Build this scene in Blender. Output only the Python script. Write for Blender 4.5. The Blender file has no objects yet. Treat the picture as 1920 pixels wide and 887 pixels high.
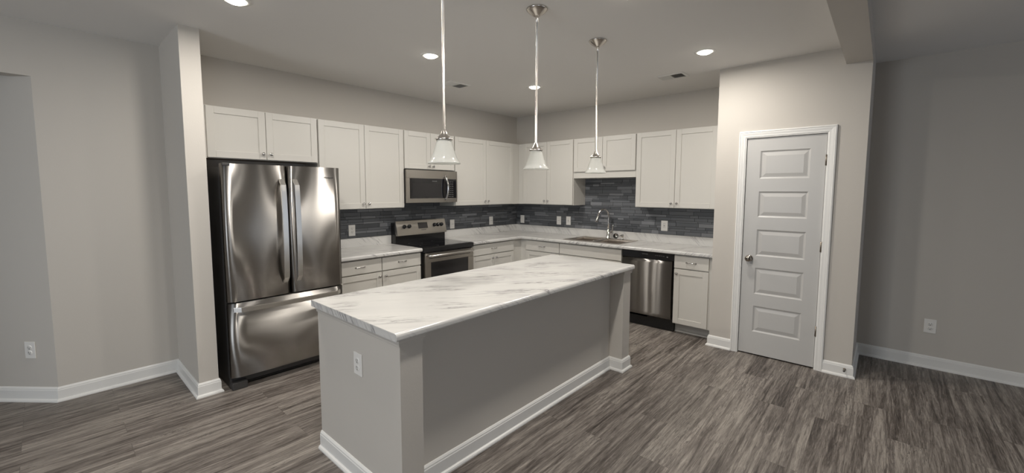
import bpy, bmesh, math, random
from mathutils import Vector, Matrix
random.seed(7)
S = bpy.context.scene
COL = S.collection

# ------------------------------------------------------------------ camera
cam_d = bpy.data.cameras.new('camera'); cam = bpy.data.objects.new('camera', cam_d); COL.objects.link(cam)
cam_d.sensor_fit = 'HORIZONTAL'; cam_d.sensor_width = 36.0
cam_d.lens = 785.33 * 36.0 / 1920.0
cam_d.shift_x = 0.00331; cam_d.shift_y = -0.01112
cam_d.clip_start = 0.02; cam_d.clip_end = 100
FW = Vector((0.74126957, 0.66620408, -0.08180195)); RT = Vector((0.66853427, -0.74367985, 0.00148599)); UP = Vector((0.05984449, 0.05578893, 0.9966475))
M = Matrix.Identity(4)
for i in range(3):
    M[i][0] = RT[i]; M[i][1] = UP[i]; M[i][2] = -FW[i]
M[0][3], M[1][3], M[2][3] = -5.1586, -4.4637, 1.5563
cam.matrix_world = M
S.camera = cam

# ------------------------------------------------------------------ exposure, world, light
S.view_settings.view_transform = 'Standard'; S.view_settings.look = 'None'
S.view_settings.gamma = 1.0; S.view_settings.use_curve_mapping = False
S.view_settings.exposure = 0.24
W = bpy.data.worlds.new('evening_sky'); S.world = W; W.use_nodes = True
W.node_tree.nodes['Background'].inputs[0].default_value = (0.30, 0.42, 0.62, 1)
W.node_tree.nodes['Background'].inputs[1].default_value = 1.2
H = 2.72                      # ceiling height
LAMP_W = 13.6
LAMP_COL = (1.0, 0.95, 0.885)
WIN_COL = (0.88, 0.94, 1.0)
DOWNLIGHTS = [(-2.84, -1.47), (-1.385, -1.46), (-1.375, -3.27), (-4.29, -1.43), (-2.76, -3.27), (-4.25, -3.27), (-5.75, -3.27)]  # last entry is an added unseen lamp that brightens the island end
WINDOWS = [('window_1', (-1.15, -9.0, 1.12), (1.5, 2.1), 0.0, 11.0), ('fill_window', (-7.6, -9.0, 1.35), (2.4, 1.7), 0.0, 46.0), ('window_2', (-9.5, -2.6, 1.35), (1.8, 1.6), 90.0, 70.0)]  # second entry is an added unseen window, brightening partition and island front

def area_light(name, loc, rot, size, sizey, watts, col, shape='RECTANGLE', spread=180):
    l = bpy.data.lights.new(name, 'AREA'); l.shape = shape; l.size = size
    if shape == 'RECTANGLE': l.size_y = sizey
    l.energy = watts; l.color = col; l.spread = math.radians(spread)
    o = bpy.data.objects.new(name, l); COL.objects.link(o); o.location = loc; o.rotation_euler = rot
    return o
for n, loc, sz, ang, w in WINDOWS:   # daylight of the windows, fill at the added one, just outside each pane
    if ang == 0: area_light('daylight_and_fill', (loc[0], loc[1]-0.13, loc[2]), (math.radians(90), 0, 0), sz[0], sz[1], w, WIN_COL)
    else: area_light('daylight_and_fill', (loc[0]-0.13, loc[1], loc[2]), (0, math.radians(-90), 0), sz[1], sz[0], w, WIN_COL)

# ------------------------------------------------------------------ materials
def newmat(n):
    m = bpy.data.materials.new(n); m.use_nodes = True
    return m, m.node_tree, m.node_tree.nodes['Principled BSDF']
def N(nt, t, **kw):
    n = nt.nodes.new(t)
    for k, v in kw.items(): setattr(n, k, v)
    return n
def simple(n, col, rough=0.5, metal=0.0, bump=0.0, bscale=80, coat=0.0, spec=None):
    m, nt, b = newmat(n)
    b.inputs['Base Color'].default_value = (*col, 1); b.inputs['Roughness'].default_value = rough; b.inputs['Metallic'].default_value = metal
    if coat: b.inputs['Coat Weight'].default_value = coat; b.inputs['Coat Roughness'].default_value = 0.05
    if spec is not None: b.inputs['Specular IOR Level'].default_value = spec
    tc = N(nt, 'ShaderNodeTexCoord'); no = N(nt, 'ShaderNodeTexNoise'); no.inputs['Scale'].default_value = bscale; no.inputs['Detail'].default_value = 3
    nt.links.new(tc.outputs['Object'], no.inputs['Vector'])
    if bump:
        bp = N(nt, 'ShaderNodeBump'); bp.inputs['Strength'].default_value = bump; bp.inputs['Distance'].default_value = 0.002
        nt.links.new(no.outputs['Fac'], bp.inputs['Height']); nt.links.new(bp.outputs['Normal'], b.inputs['Normal'])
    else:
        mr = N(nt, 'ShaderNodeMapRange'); mr.inputs['To Min'].default_value = max(0, rough-0.03); mr.inputs['To Max'].default_value = min(1, rough+0.03)
        nt.links.new(no.outputs['Fac'], mr.inputs['Value']); nt.links.new(mr.outputs['Result'], b.inputs['Roughness'])
    return m
def ramp(nt, stops):
    r = N(nt, 'ShaderNodeValToRGB'); e = r.color_ramp.elements
    while len(e) < len(stops): e.new(0.5)
    for i, (p, c) in enumerate(stops): e[i].position = p; e[i].color = (*c, 1)
    return r
MAT = {}
MAT['wall'] = simple('wall_paint', (0.575, 0.54, 0.49), 0.75, bump=0.15, bscale=140)
MAT['ceil'] = simple('ceiling_paint', (0.78, 0.765, 0.74), 0.9, bump=0.2, bscale=110)
MAT['trim'] = simple('trim_paint', (0.80, 0.79, 0.76), 0.35)
MAT['door'] = simple('door_paint', (0.53, 0.52, 0.50), 0.4, bump=0.05, bscale=60)
MAT['cab'] = simple('cabinet_paint', (0.60, 0.58, 0.535), 0.38)
MAT['cabgap'] = simple('cabinet_inside', (0.22, 0.20, 0.17), 0.7)
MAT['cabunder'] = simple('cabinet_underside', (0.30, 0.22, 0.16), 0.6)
MAT['toe'] = simple('toe_kick_paint', (0.42, 0.41, 0.39), 0.6)
MAT['chrome'] = simple('chrome', (0.62, 0.61, 0.60), 0.10, 1.0)
MAT['nickel'] = simple('brushed_nickel', (0.60, 0.565, 0.52), 0.24, 1.0)
MAT['bronze'] = simple('dark_metal', (0.28, 0.24, 0.20), 0.35, 1.0)
MAT['knobmetal'] = simple('aged_nickel', (0.36, 0.33, 0.29), 0.14, 1.0)
MAT['plastic'] = simple('white_plastic', (0.82, 0.80, 0.76), 0.35)
MAT['slot'] = simple('outlet_slot', (0.10, 0.09, 0.08), 0.6)
MAT['black'] = simple('black_enamel', (0.012, 0.012, 0.013), 0.18)
MAT['blackglass'] = simple('black_glass', (0.008, 0.008, 0.010), 0.06, coat=0.4)
MAT['darkgrey'] = simple('dark_grey_case', (0.045, 0.043, 0.042), 0.45)
MAT['screen'] = simple('oven_window', (0.022, 0.021, 0.022), 0.15)
MAT['display'] = simple('display_glass', (0.02, 0.018, 0.018), 0.12)
MAT['print'] = simple('dark_print', (0.05, 0.05, 0.05), 0.5)
MAT['printlight'] = simple('light_print', (0.24, 0.24, 0.235), 0.5)
MAT['grout'] = simple('grout', (0.022, 0.023, 0.025), 0.9)
MAT['ventdark'] = simple('duct_shadow', (0.05, 0.045, 0.04), 0.8)
for i, (c, r) in enumerate([((.105,.111,.120), .30), ((.150,.157,.168), .26), ((.082,.087,.095), .34), ((.215,.222,.235), .20), ((.125,.130,.138), .42)]):
    MAT['tile%d' % i] = simple('glass_tile', c, r, bump=0.25, bscale=9)

def steel(name, col, rough, aniso, wob):
    m, nt, b = newmat(name)
    b.inputs['Base Color'].default_value = (*col, 1); b.inputs['Metallic'].default_value = 1; b.inputs['Roughness'].default_value = rough
    b.inputs['Anisotropic'].default_value = aniso; b.inputs['Anisotropic Rotation'].default_value = 0.25
    tg = N(nt, 'ShaderNodeTangent', direction_type='RADIAL', axis='Z'); nt.links.new(tg.outputs[0], b.inputs['Tangent'])
    tc = N(nt, 'ShaderNodeTexCoord'); mp = N(nt, 'ShaderNodeMapping'); mp.inputs['Scale'].default_value = (2.6, 2.6, 0.7)
    no = N(nt, 'ShaderNodeTexNoise'); no.inputs['Scale'].default_value = 1.0; no.inputs['Detail'].default_value = 1.0
    bp = N(nt, 'ShaderNodeBump'); bp.inputs['Strength'].default_value = wob; bp.inputs['Distance'].default_value = 0.05
    nt.links.new(tc.outputs['Object'], mp.inputs[0]); nt.links.new(mp.outputs[0], no.inputs[0]); nt.links.new(no.outputs['Fac'], bp.inputs['Height'])
    nt.links.new(bp.outputs[0], b.inputs['Normal'])
    # fine grain of the brushing
    mp2 = N(nt, 'ShaderNodeMapping'); mp2.inputs['Scale'].default_value = (3, 3, 700)
    n2 = N(nt, 'ShaderNodeTexNoise'); n2.inputs['Scale'].default_value = 1.0; n2.inputs['Detail'].default_value = 2
    mr = N(nt, 'ShaderNodeMapRange'); mr.inputs['To Min'].default_value = rough-0.05; mr.inputs['To Max'].default_value = rough+0.05
    nt.links.new(tc.outputs['Object'], mp2.inputs[0]); nt.links.new(mp2.outputs[0], n2.inputs[0]); nt.links.new(n2.outputs['Fac'], mr.inputs['Value']); nt.links.new(mr.outputs[0], b.inputs['Roughness'])
    return m
MAT['steel'] = steel('stainless_steel', (0.37, 0.352, 0.33), 0.36, 1.0, 0.07)
MAT['steelflat'] = steel('stainless_steel_trim', (0.46, 0.435, 0.40), 0.30, 0.6, 0.05)
MAT['handle'] = steel('stainless_handle', (0.66, 0.64, 0.61), 0.30, 0.3, 0.02)
MAT['sink'] = steel('sink_steel', (0.50, 0.45, 0.40), 0.28, 0.4, 0.05)

def marble(name, grad, off):
    m, nt, b = newmat(name)
    tc = N(nt, 'ShaderNodeTexCoord')
    g = Vector(grad).normalized(); a = g.orthogonal().normalized(); c = g.cross(a)
    def dot(v, s, o):
        d = N(nt, 'ShaderNodeVectorMath', operation='DOT_PRODUCT'); d.inputs[1].default_value = v*s
        nt.links.new(tc.outputs['Object'], d.inputs[0])
        ad = N(nt, 'ShaderNodeMath', operation='ADD'); ad.inputs[1].default_value = o; nt.links.new(d.outputs['Value'], ad.inputs[0]); return ad
    def vec(sg, sa, o):
        cb = N(nt, 'ShaderNodeCombineXYZ')
        for i, d in enumerate((dot(g, sg, o), dot(a, sa, o*.7), dot(c, sa, o*.3))): nt.links.new(d.outputs[0], cb.inputs[i])
        return cb
    def veins(sg, sa, o, width, detail, dist):
        n = N(nt, 'ShaderNodeTexNoise'); n.inputs['Scale'].default_value = 1; n.inputs['Detail'].default_value = detail; n.inputs['Roughness'].default_value = .62; n.inputs['Distortion'].default_value = dist
        nt.links.new(vec(sg, sa, o).outputs[0], n.inputs['Vector'])
        s = N(nt, 'ShaderNodeMath', operation='SUBTRACT'); s.inputs[1].default_value = .5; nt.links.new(n.outputs['Fac'], s.inputs[0])
        ab = N(nt, 'ShaderNodeMath', operation='ABSOLUTE'); nt.links.new(s.outputs[0], ab.inputs[0])
        mr = N(nt, 'ShaderNodeMapRange'); mr.inputs['From Min'].default_value = 0; mr.inputs['From Max'].default_value = width; mr.inputs['To Min'].default_value = 1; mr.inputs['To Max'].default_value = 0
        nt.links.new(ab.outputs[0], mr.inputs['Value']); return mr
    def mask(sg, sa, o, lo, hi):
        n = N(nt, 'ShaderNodeTexNoise'); n.inputs['Scale'].default_value = 1; n.inputs['Detail'].default_value = 2
        nt.links.new(vec(sg, sa, o).outputs[0], n.inputs['Vector'])
        mr = N(nt, 'ShaderNodeMapRange'); mr.inputs['From Min'].default_value = lo; mr.inputs['From Max'].default_value = hi
        nt.links.new(n.outputs['Fac'], mr.inputs['Value']); return mr
    def mul(x, y, k=1.0):
        q = N(nt, 'ShaderNodeMath', operation='MULTIPLY'); nt.links.new(x.outputs[0], q.inputs[0]); nt.links.new(y.outputs[0], q.inputs[1])
        q2 = N(nt, 'ShaderNodeMath', operation='MULTIPLY'); q2.inputs[1].default_value = k; nt.links.new(q.outputs[0], q2.inputs[0]); return q2
    v1 = mul(veins(22, 1.2, off, .034, 4, .3), mask(5, 1.5, off+9, .45, .62), .85)
    v2 = mul(veins(34, 1.9, off+5, .030, 5, .4), mask(6, 2.2, off+3, .49, .60), 1.0)
    cl = mul(mask(9, .9, off+14, .42, .74), mask(3, .8, off+20, .40, .65), .42)
    def mix(c1, c2, f):
        x = N(nt, 'ShaderNodeMixRGB'); nt.links.new(f.outputs[0], x.inputs[0])
        if isinstance(c1, tuple): x.inputs[1].default_value = (*c1, 1)
        else: nt.links.new(c1.outputs[0], x.inputs[1])
        x.inputs[2].default_value = (*c2, 1); return x
    m1 = mix((0.62, 0.61, 0.585), (0.44, 0.435, 0.435), cl)
    m2 = mix(m1, (0.40, 0.39, 0.40), v1); m3 = mix(m2, (0.17, 0.16, 0.165), v2)
    nt.links.new(m3.outputs[0], b.inputs['Base Color']); b.inputs['Roughness'].default_value = .22
    return m
MAT['marble_top'] = marble('marble_laminate', (0.6, 0.8, 0.65), 0)
MAT['marble_side'] = marble('marble_laminate_side', (0.6, 0.8, -0.65), 31)

def floor_mat():
    m, nt, b = newmat('vinyl_plank')
    tc = N(nt, 'ShaderNodeTexCoord')
    br = N(nt, 'ShaderNodeTexBrick'); br.offset = 0.37; br.offset_frequency = 2; br.squash = 1
    for k, v in dict(Scale=1.0).items(): br.inputs[k].default_value = v
    br.inputs['Color1'].default_value = (0, 0, 0, 1); br.inputs['Color2'].default_value = (1, 1, 1, 1); br.inputs['Mortar'].default_value = (.5, .5, .5, 1)
    br.inputs['Mortar Size'].default_value = 0.0011; br.inputs['Mortar Smooth'].default_value = 0.2; br.inputs['Bias'].default_value = 0
    br.inputs['Brick Width'].default_value = 1.22; br.inputs['Row Height'].default_value = 0.182
    nt.links.new(tc.outputs['Object'], br.inputs['Vector'])
    seed = N(nt, 'ShaderNodeVectorMath', operation='SCALE'); seed.inputs['Scale'].default_value = 17.0; nt.links.new(br.outputs['Color'], seed.inputs[0])
    add = N(nt, 'ShaderNodeVectorMath', operation='ADD'); nt.links.new(tc.outputs['Object'], add.inputs[0]); nt.links.new(seed.outputs[0], add.inputs[1])
    def noise(scale, detail, rough, dist=0):
        mp = N(nt, 'ShaderNodeMapping'); mp.inputs['Scale'].default_value = scale; nt.links.new(add.outputs[0], mp.inputs[0])
        n = N(nt, 'ShaderNodeTexNoise'); n.inputs['Scale'].default_value = 1; n.inputs['Detail'].default_value = detail; n.inputs['Roughness'].default_value = rough; n.inputs['Distortion'].default_value = dist
        nt.links.new(mp.outputs[0], n.inputs['Vector']); return n
    n1 = noise((1.3, 24, 1), 6, .66, .8)       # broad streaks
    n2 = noise((6, 95, 1), 5, .75, 1.0)         # fine grain
    n3 = noise((.8, 2.2, 1), 3, .5)             # patches
    def m_(op, x, y):
        q = N(nt, 'ShaderNodeMath', operation=op)
        for i, t in enumerate((x, y)):
            if isinstance(t, (int, float)): q.inputs[i].default_value = t
            else: nt.links.new(t.outputs[0], q.inputs[i])
        return q
    s = m_('ADD', m_('MULTIPLY', n1, .48), m_('ADD', m_('MULTIPLY', n2, .44), m_('MULTIPLY', n3, .20)))
    sb = N(nt, 'ShaderNodeSeparateColor'); nt.links.new(br.outputs['Color'], sb.inputs[0])
    s = m_('ADD', s, m_('MULTIPLY', m_('SUBTRACT', sb, .5), .025))
    rp = ramp(nt, [(.42, (.032, .025, .021)), (.50, (.098, .082, .071)), (.565, (.185, .162, .143)), (.67, (.360, .325, .285))])
    nt.links.new(s.outputs[0], rp.inputs[0])
    # narrow dark cracks of the grain
    n4 = noise((2.2, 34, 1), 4, .65, 1.6)
    cr = N(nt, 'ShaderNodeMapRange'); cr.inputs['From Min'].default_value = .0; cr.inputs['From Max'].default_value = .022; cr.inputs['To Min'].default_value = .8; cr.inputs['To Max'].default_value = 0
    ab = m_('ABSOLUTE', m_('SUBTRACT', n4, .5), 0); nt.links.new(ab.outputs[0], cr.inputs['Value'])
    mk = N(nt, 'ShaderNodeMapRange'); mk.inputs['From Min'].default_value = .5; mk.inputs['From Max'].default_value = .62; nt.links.new(n3.outputs[0], mk.inputs['Value'])
    ck = m_('MULTIPLY', cr, mk)
    x1 = N(nt, 'ShaderNodeMixRGB'); nt.links.new(ck.outputs[0], x1.inputs[0]); nt.links.new(rp.outputs[0], x1.inputs[1]); x1.inputs[2].default_value = (.025, .02, .018, 1)
    x2 = N(nt, 'ShaderNodeMixRGB'); mf = N(nt, 'ShaderNodeMath', operation='MULTIPLY'); mf.inputs[1].default_value = .5; nt.links.new(br.outputs['Fac'], mf.inputs[0])
    nt.links.new(mf.outputs[0], x2.inputs[0]); nt.links.new(x1.outputs[0], x2.inputs[1]); x2.inputs[2].default_value = (.05, .042, .038, 1)
    nt.links.new(x2.outputs[0], b.inputs['Base Color'])
    rr = N(nt, 'ShaderNodeMapRange'); rr.inputs['To Min'].default_value = .38; rr.inputs['To Max'].default_value = .56; nt.links.new(n2.outputs['Fac'], rr.inputs['Value']); nt.links.new(rr.outputs[0], b.inputs['Roughness'])
    bp = N(nt, 'ShaderNodeBump'); bp.inputs['Strength'].default_value = .35; bp.inputs['Distance'].default_value = .0015; nt.links.new(s.outputs[0], bp.inputs['Height']); nt.links.new(bp.outputs[0], b.inputs['Normal'])
    return m
MAT['floor'] = floor_mat()

def shade_mat():
    m, nt, b = newmat('frosted_glass')
    b.inputs['Base Color'].default_value = (.76, .76, .73, 1); b.inputs['Roughness'].default_value = .14
    b.inputs['Subsurface Weight'].default_value = 0.0
    tr = N(nt, 'ShaderNodeBsdfTranslucent'); tr.inputs[0].default_value = (.84, .84, .80, 1)
    tc = N(nt, 'ShaderNodeTexCoord'); n = N(nt, 'ShaderNodeTexNoise'); n.inputs['Scale'].default_value = 9; n.inputs['Distortion'].default_value = 1.5
    nt.links.new(tc.outputs['Object'], n.inputs['Vector'])
    mr = N(nt, 'ShaderNodeMapRange'); mr.inputs['To Min'].default_value = .40; mr.inputs['To Max'].default_value = .60; nt.links.new(n.outputs['Fac'], mr.inputs['Value'])
    mx = N(nt, 'ShaderNodeMixShader'); nt.links.new(mr.outputs[0], mx.inputs[0]); nt.links.new(b.outputs[0], mx.inputs[1]); nt.links.new(tr.outputs[0], mx.inputs[2])
    nt.links.new(mx.outputs[0], nt.nodes['Material Output'].inputs[0]); return m
MAT['shade'] = shade_mat()
def pane_mat():
    m, nt, b = newmat('window_glass'); nt.nodes.remove(b)
    t = N(nt, 'ShaderNodeBsdfTransparent'); g = N(nt, 'ShaderNodeBsdfGlossy'); g.inputs['Roughness'].default_value = .02
    fr = N(nt, 'ShaderNodeFresnel'); mx = N(nt, 'ShaderNodeMixShader'); nt.links.new(fr.outputs[0], mx.inputs[0]); nt.links.new(t.outputs[0], mx.inputs[1]); nt.links.new(g.outputs[0], mx.inputs[2])
    nt.links.new(mx.outputs[0], nt.nodes['Material Output'].inputs[0]); return m
MAT['pane'] = pane_mat()
def emit_mat():
    m, nt, b = newmat('lamp_diffuser'); b.inputs['Base Color'].default_value = (.9, .9, .88, 1)
    b.inputs['Emission Color'].default_value = (1, .93, .80, 1); b.inputs['Emission Strength'].default_value = 14
    return m
MAT['glow'] = emit_mat()

# ------------------------------------------------------------------ mesh helpers
def nb(): return bmesh.new()
def bx(bm, x0, x1, y0, y1, z0, z1, bev=0.0, seg=2, mi=0):
    if x0 > x1: x0, x1 = x1, x0
    if y0 > y1: y0, y1 = y1, y0
    if z0 > z1: z0, z1 = z1, z0
    v = [bm.verts.new(p) for p in ((x0,y0,z0),(x1,y0,z0),(x1,y1,z0),(x0,y1,z0),(x0,y0,z1),(x1,y0,z1),(x1,y1,z1),(x0,y1,z1))]
    fs = [bm.faces.new([v[i] for i in f]) for f in ((3,2,1,0),(4,5,6,7),(0,1,5,4),(1,2,6,5),(2,3,7,6),(3,0,4,7))]
    for f in fs: f.material_index = mi
    if bev:
        es = set(e for f in fs for e in f.edges)
        bmesh.ops.bevel(bm, geom=list(es), offset=bev, segments=seg, profile=.6, affect='EDGES')
def prism(bm, pts, z0, z1, mi=0):
    a = [bm.verts.new((p[0], p[1], z0)) for p in pts]; b = [bm.verts.new((p[0], p[1], z1)) for p in pts]; n = len(pts)
    fs = [bm.faces.new(a[::-1]), bm.faces.new(b)] + [bm.faces.new((a[i], a[(i+1) % n], b[(i+1) % n], b[i])) for i in range(n)]
    for f in fs: f.material_index = mi
    bmesh.ops.recalc_face_normals(bm, faces=fs)
def lathe(bm, prof, c=(0,0,0), seg=40, axis='Z', caps=False):
    rings = []
    for r, h in prof:
        ring = []
        for i in range(seg):
            t = 2*math.pi*i/seg; x, y = r*math.cos(t), r*math.sin(t)
            p = {'Z': (x, y, h), 'Y': (x, h, y), 'X': (h, x, y)}[axis]
            ring.append(bm.verts.new((c[0]+p[0], c[1]+p[1], c[2]+p[2])))
        rings.append(ring)
    fs = []
    for a, b in zip(rings, rings[1:]):
        for i in range(seg): fs.append(bm.faces.new((a[i], a[(i+1) % seg], b[(i+1) % seg], b[i])))
    if caps:
        fs.append(bm.faces.new(rings[0])); fs.append(bm.faces.new(rings[-1]))
    bmesh.ops.recalc_face_normals(bm, faces=fs)
    for f in fs: f.smooth = True
def tube(bm, pts, r, seg=14, caps=True):
    P = [Vector(p) for p in pts]; R = r if isinstance(r, (list, tuple)) else [r]*len(P)
    prev = None; rings = []
    for i, p in enumerate(P):
        t = (P[min(i+1, len(P)-1)] - P[max(i-1, 0)]).normalized()
        if prev is None: u = t.orthogonal().normalized()
        else: u = (prev - t*prev.dot(t)).normalized()
        prev = u; w = t.cross(u)
        rings.append([bm.verts.new(p + (u*math.cos(2*math.pi*k/seg) + w*math.sin(2*math.pi*k/seg))*R[i]) for k in range(seg)])
    fs = []
    for a, b in zip(rings, rings[1:]):
        for k in range(seg): fs.append(bm.faces.new((a[k], a[(k+1) % seg], b[(k+1) % seg], b[k])))
    for f in fs: f.smooth = True
    if caps: fs += [bm.faces.new(rings[0]), bm.faces.new(rings[-1])]
    bmesh.ops.recalc_face_normals(bm, faces=fs)
def sweep(bm, path, prof, closed=False, smooth=False):
    """profile (d, z), d measured to the right of the walking direction; mitred corners"""
    P = [Vector((p[0], p[1])) for p in path]; n = len(P); secs = []
    def nrm(a, b): d = (b-a).normalized(); return Vector((d.y, -d.x))
    for i in range(n):
        if closed: n1, n2 = nrm(P[i-1], P[i]), nrm(P[i], P[(i+1) % n])
        else:
            n1 = nrm(P[i-1], P[i]) if i else nrm(P[0], P[1]); n2 = nrm(P[i], P[i+1]) if i < n-1 else n1
        m = (n1+n2); m = m / max(m.dot(n1), .15) if m.length > 1e-6 else n1
        secs.append([bm.verts.new((P[i].x + m.x*d, P[i].y + m.y*d, z)) for d, z in prof])
    fs = []; k = len(prof)
    for i in range(n if closed else n-1):
        a, b = secs[i], secs[(i+1) % n]
        for j in range(k): fs.append(bm.faces.new((a[j], a[(j+1) % k], b[(j+1) % k], b[j])))
    if not closed: fs += [bm.faces.new(secs[0]), bm.faces.new(secs[-1])]
    bmesh.ops.recalc_face_normals(bm, faces=fs)
    if smooth:
        for f in fs: f.smooth = True
def obj(name, bm, mats, parent=None, loc=(0,0,0), rotz=0.0):
    me = bpy.data.meshes.new(name); bm.to_mesh(me); bm.free()
    for m in (mats if isinstance(mats, (list, tuple)) else [mats]): me.materials.append(MAT[m] if isinstance(m, str) else m)
    o = bpy.data.objects.new(name, me); COL.objects.link(o)
    if parent is not None: o.parent = parent
    o.location = loc; o.rotation_euler = (0, 0, rotz)
    return o
def tag(o, label=None, cat=None, group=None, kind=None):
    if label: o['label'] = label
    if cat: o['category'] = cat
    if group: o['group'] = group
    if kind: o['kind'] = kind
    return o
def thing(name, label, cat, loc=(0,0,0), rotz=0.0, group=None):
    o = bpy.data.objects.new(name, None); COL.objects.link(o); o.empty_display_size = .1
    o.location = loc; o.rotation_euler = (0, 0, rotz)
    return tag(o, label, cat, group)
def struct(name, bm, mats, label=None):
    o = obj(name, bm, mats); o['kind'] = 'structure'
    if label: o['label'] = label
    return o
def copy_tree(o, parent=None):
    c = o.copy(); COL.objects.link(c)
    if parent is not None: c.parent = parent
    for ch in list(o.children): copy_tree(ch, c)
    return c
def text(name, body, size, mat, parent, loc, rot, depth=.0006):
    cu = bpy.data.curves.new(name, 'FONT'); cu.body = body; cu.size = size; cu.extrude = depth; cu.align_x = 'CENTER'; cu.align_y = 'CENTER'
    t = bpy.data.objects.new(name, cu); COL.objects.link(t)
    bpy.context.view_layer.update()
    me = bpy.data.meshes.new_from_object(t.evaluated_get(bpy.context.evaluated_depsgraph_get()))
    bpy.data.objects.remove(t)
    me.materials.clear(); me.materials.append(MAT[mat])
    o = bpy.data.objects.new(name, me); COL.objects.link(o); o.parent = parent; o.location = loc; o.rotation_euler = rot
    return o

# ================================================================== SETTING
T = .12
PX, PY0, PY1, BY0 = -.726, -3.21, -4.330, -4.165     # pantry face, its kitchen side, its outer end, beam edge
BZ = 2.585; SOF = 2.345
SX0, SX1, SY = -4.451, -4.3265, -.7025               # partition beside the fridge
LX = -5.16; AX, AY = -6.62, 1.70                      # left end of back wall, far end of angled hall wall
bm = nb(); bx(bm, -9.62, .12, -9.12, 3.6, -.1, 0); struct('floor', bm, 'floor')
bm = nb(); bx(bm, -9.62, .12, -9.12, 3.6, H, H+.1); struct('ceiling', bm, 'ceil')
bm = nb(); bx(bm, LX, 0, 0, T, 0, H); bx(bm, -9.5, LX, 0, T, SOF, H); struct('wall_back', bm, 'wall')
bm = nb(); bx(bm, 0, T, -9.12, T, 0, H); struct('wall_right', bm, 'wall')
bm = nb(); bx(bm, SX0, SX1, SY, 0, 0, H); struct('wall_partition', bm, 'wall', 'narrow wall end standing beside the refrigerator')
bm = nb(); prism(bm, [(LX, 0), (AX, AY), (AX+.12, AY+.1), (LX+.10, .10)], 0, H); struct('wall_hall', bm, 'wall', 'angled hallway wall at the left edge')
bm = nb(); bx(bm, -9.5, AX+.1, 3.4, 3.52, 0, H); bx(bm, AX, AX+.12, AY+.05, 3.4, 0, H); struct('wall_hall_end', bm, 'wall')
def wall_with_hole_x(xa, xb, y0, y1, hx0, hx1, z0, z1):
    bm = nb(); bx(bm, xa, hx0, y0, y1, 0, H); bx(bm, hx1, xb, y0, y1, 0, H)
    if z0 > 0: bx(bm, hx0, hx1, y0, y1, 0, z0)
    bx(bm, hx0, hx1, y0, y1, z1, H); return bm
def wall_with_hole_y(ya, yb, x0, x1, hy0, hy1, z0, z1):
    bm = nb(); bx(bm, x0, x1, ya, hy0, 0, H); bx(bm, x0, x1, hy1, yb, 0, H)
    if z0 > 0: bx(bm, x0, x1, hy0, hy1, 0, z0)
    bx(bm, x0, x1, hy0, hy1, z1, H); return bm
bm = wall_with_hole_x(-3.5, 0, -9.12, -9.0, -1.9, -.4, .07, 2.17)
for q in [(-9.5, -8.8, 0, H), (-6.4, -3.5, 0, H), (-8.8, -6.4, 0, .5), (-8.8, -6.4, 2.2, H)]: bx(bm, q[0], q[1], -9.12, -9.0, q[2], q[3])
struct('wall_rear', bm, 'wall')
struct('wall_left', wall_with_hole_y(-9.12, 3.52, -9.62, -9.5, -3.5, -1.7, .55, 2.15), 'wall')
for n, loc, sz, ang, w in WINDOWS:
    f = nb(); a, b = sz[0]/2, sz[1]/2
    for s in (-1, 1):
        bx(f, s*a-.03 if s > 0 else s*a, s*a if s > 0 else s*a+.03, -.05, .05, -b, b)
        bx(f, -a, a, -.05, .05, s*b-.03 if s > 0 else s*b, s*b if s > 0 else s*b+.03)
    bx(f, -.02, .02, -.03, .03, -b+.03, b-.03)
    o = obj(n, f, 'trim', None, (loc[0], loc[1]-.06, loc[2]) if ang == 0 else (loc[0]-.06, loc[1], loc[2]), math.radians(ang)); o['kind'] = 'structure'
    g = nb(); bx(g, -a+.03, a-.03, -.004, .004, -b+.03, b-.03); obj('window_pane', g, 'pane', o)
# pantry closet: face with the door opening, kitchen side, outer side
DY0, DY1, DZ = -3.4746, -4.0704, 2.041
bm = nb()
bx(bm, PX, PX+.11, DY0+.014, PY0, 0, H); bx(bm, PX, PX+.11, PY1, DY1-.014, 0, H); bx(bm, PX, PX+.11, DY1-.014, DY0+.014, DZ+.014, H)
bx(bm, PX+.11, 0, PY0-.11, PY0, 0, H); bx(bm, PX+.11, 0, PY1, PY1+.11, 0, H)
struct('wall_pantry', bm, 'wall')
bm = nb(); bx(bm, -9.5, PX, PY1, BY0, BZ, H)
struct('trim_beam', bm, 'wall', 'dropped ceiling beam running from the pantry wall')

# baseboards: board profile plus shoe moulding
BASE = [(0, 0), (.026, 0), (.026, .008), (.022, .016), (.015, .020), (.013, .022), (.013, .084), (.0105, .090), (.0105, .096), (.006, .104), (.003, .108), (0, .108)]
def base(name, path, parent=None, closed=False):
    bm = nb(); sweep(bm, path, BASE, closed)
    o = obj(name, bm, 'trim', parent)
    if parent is None: o['kind'] = 'structure'
    return o
base('baseboard_left', [(AX, AY), (LX, 0), (SX0, 0), (SX0, SY), (SX1, SY), (SX1, SY+.06)])
base('baseboard_pantry_left', [(PX+.04, PY0+.0005), (PX, PY0+.0005), (PX, DY0+.063)][::1])
base('baseboard_pantry_right', [(PX, DY1-.064), (PX, PY1), (0, PY1), (0, -9.0), (-.4, -9.0)])
base('baseboard_rear', [(-1.9, -9.0), (-9.5, -9.0), (-9.5, 3.4)])

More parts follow.
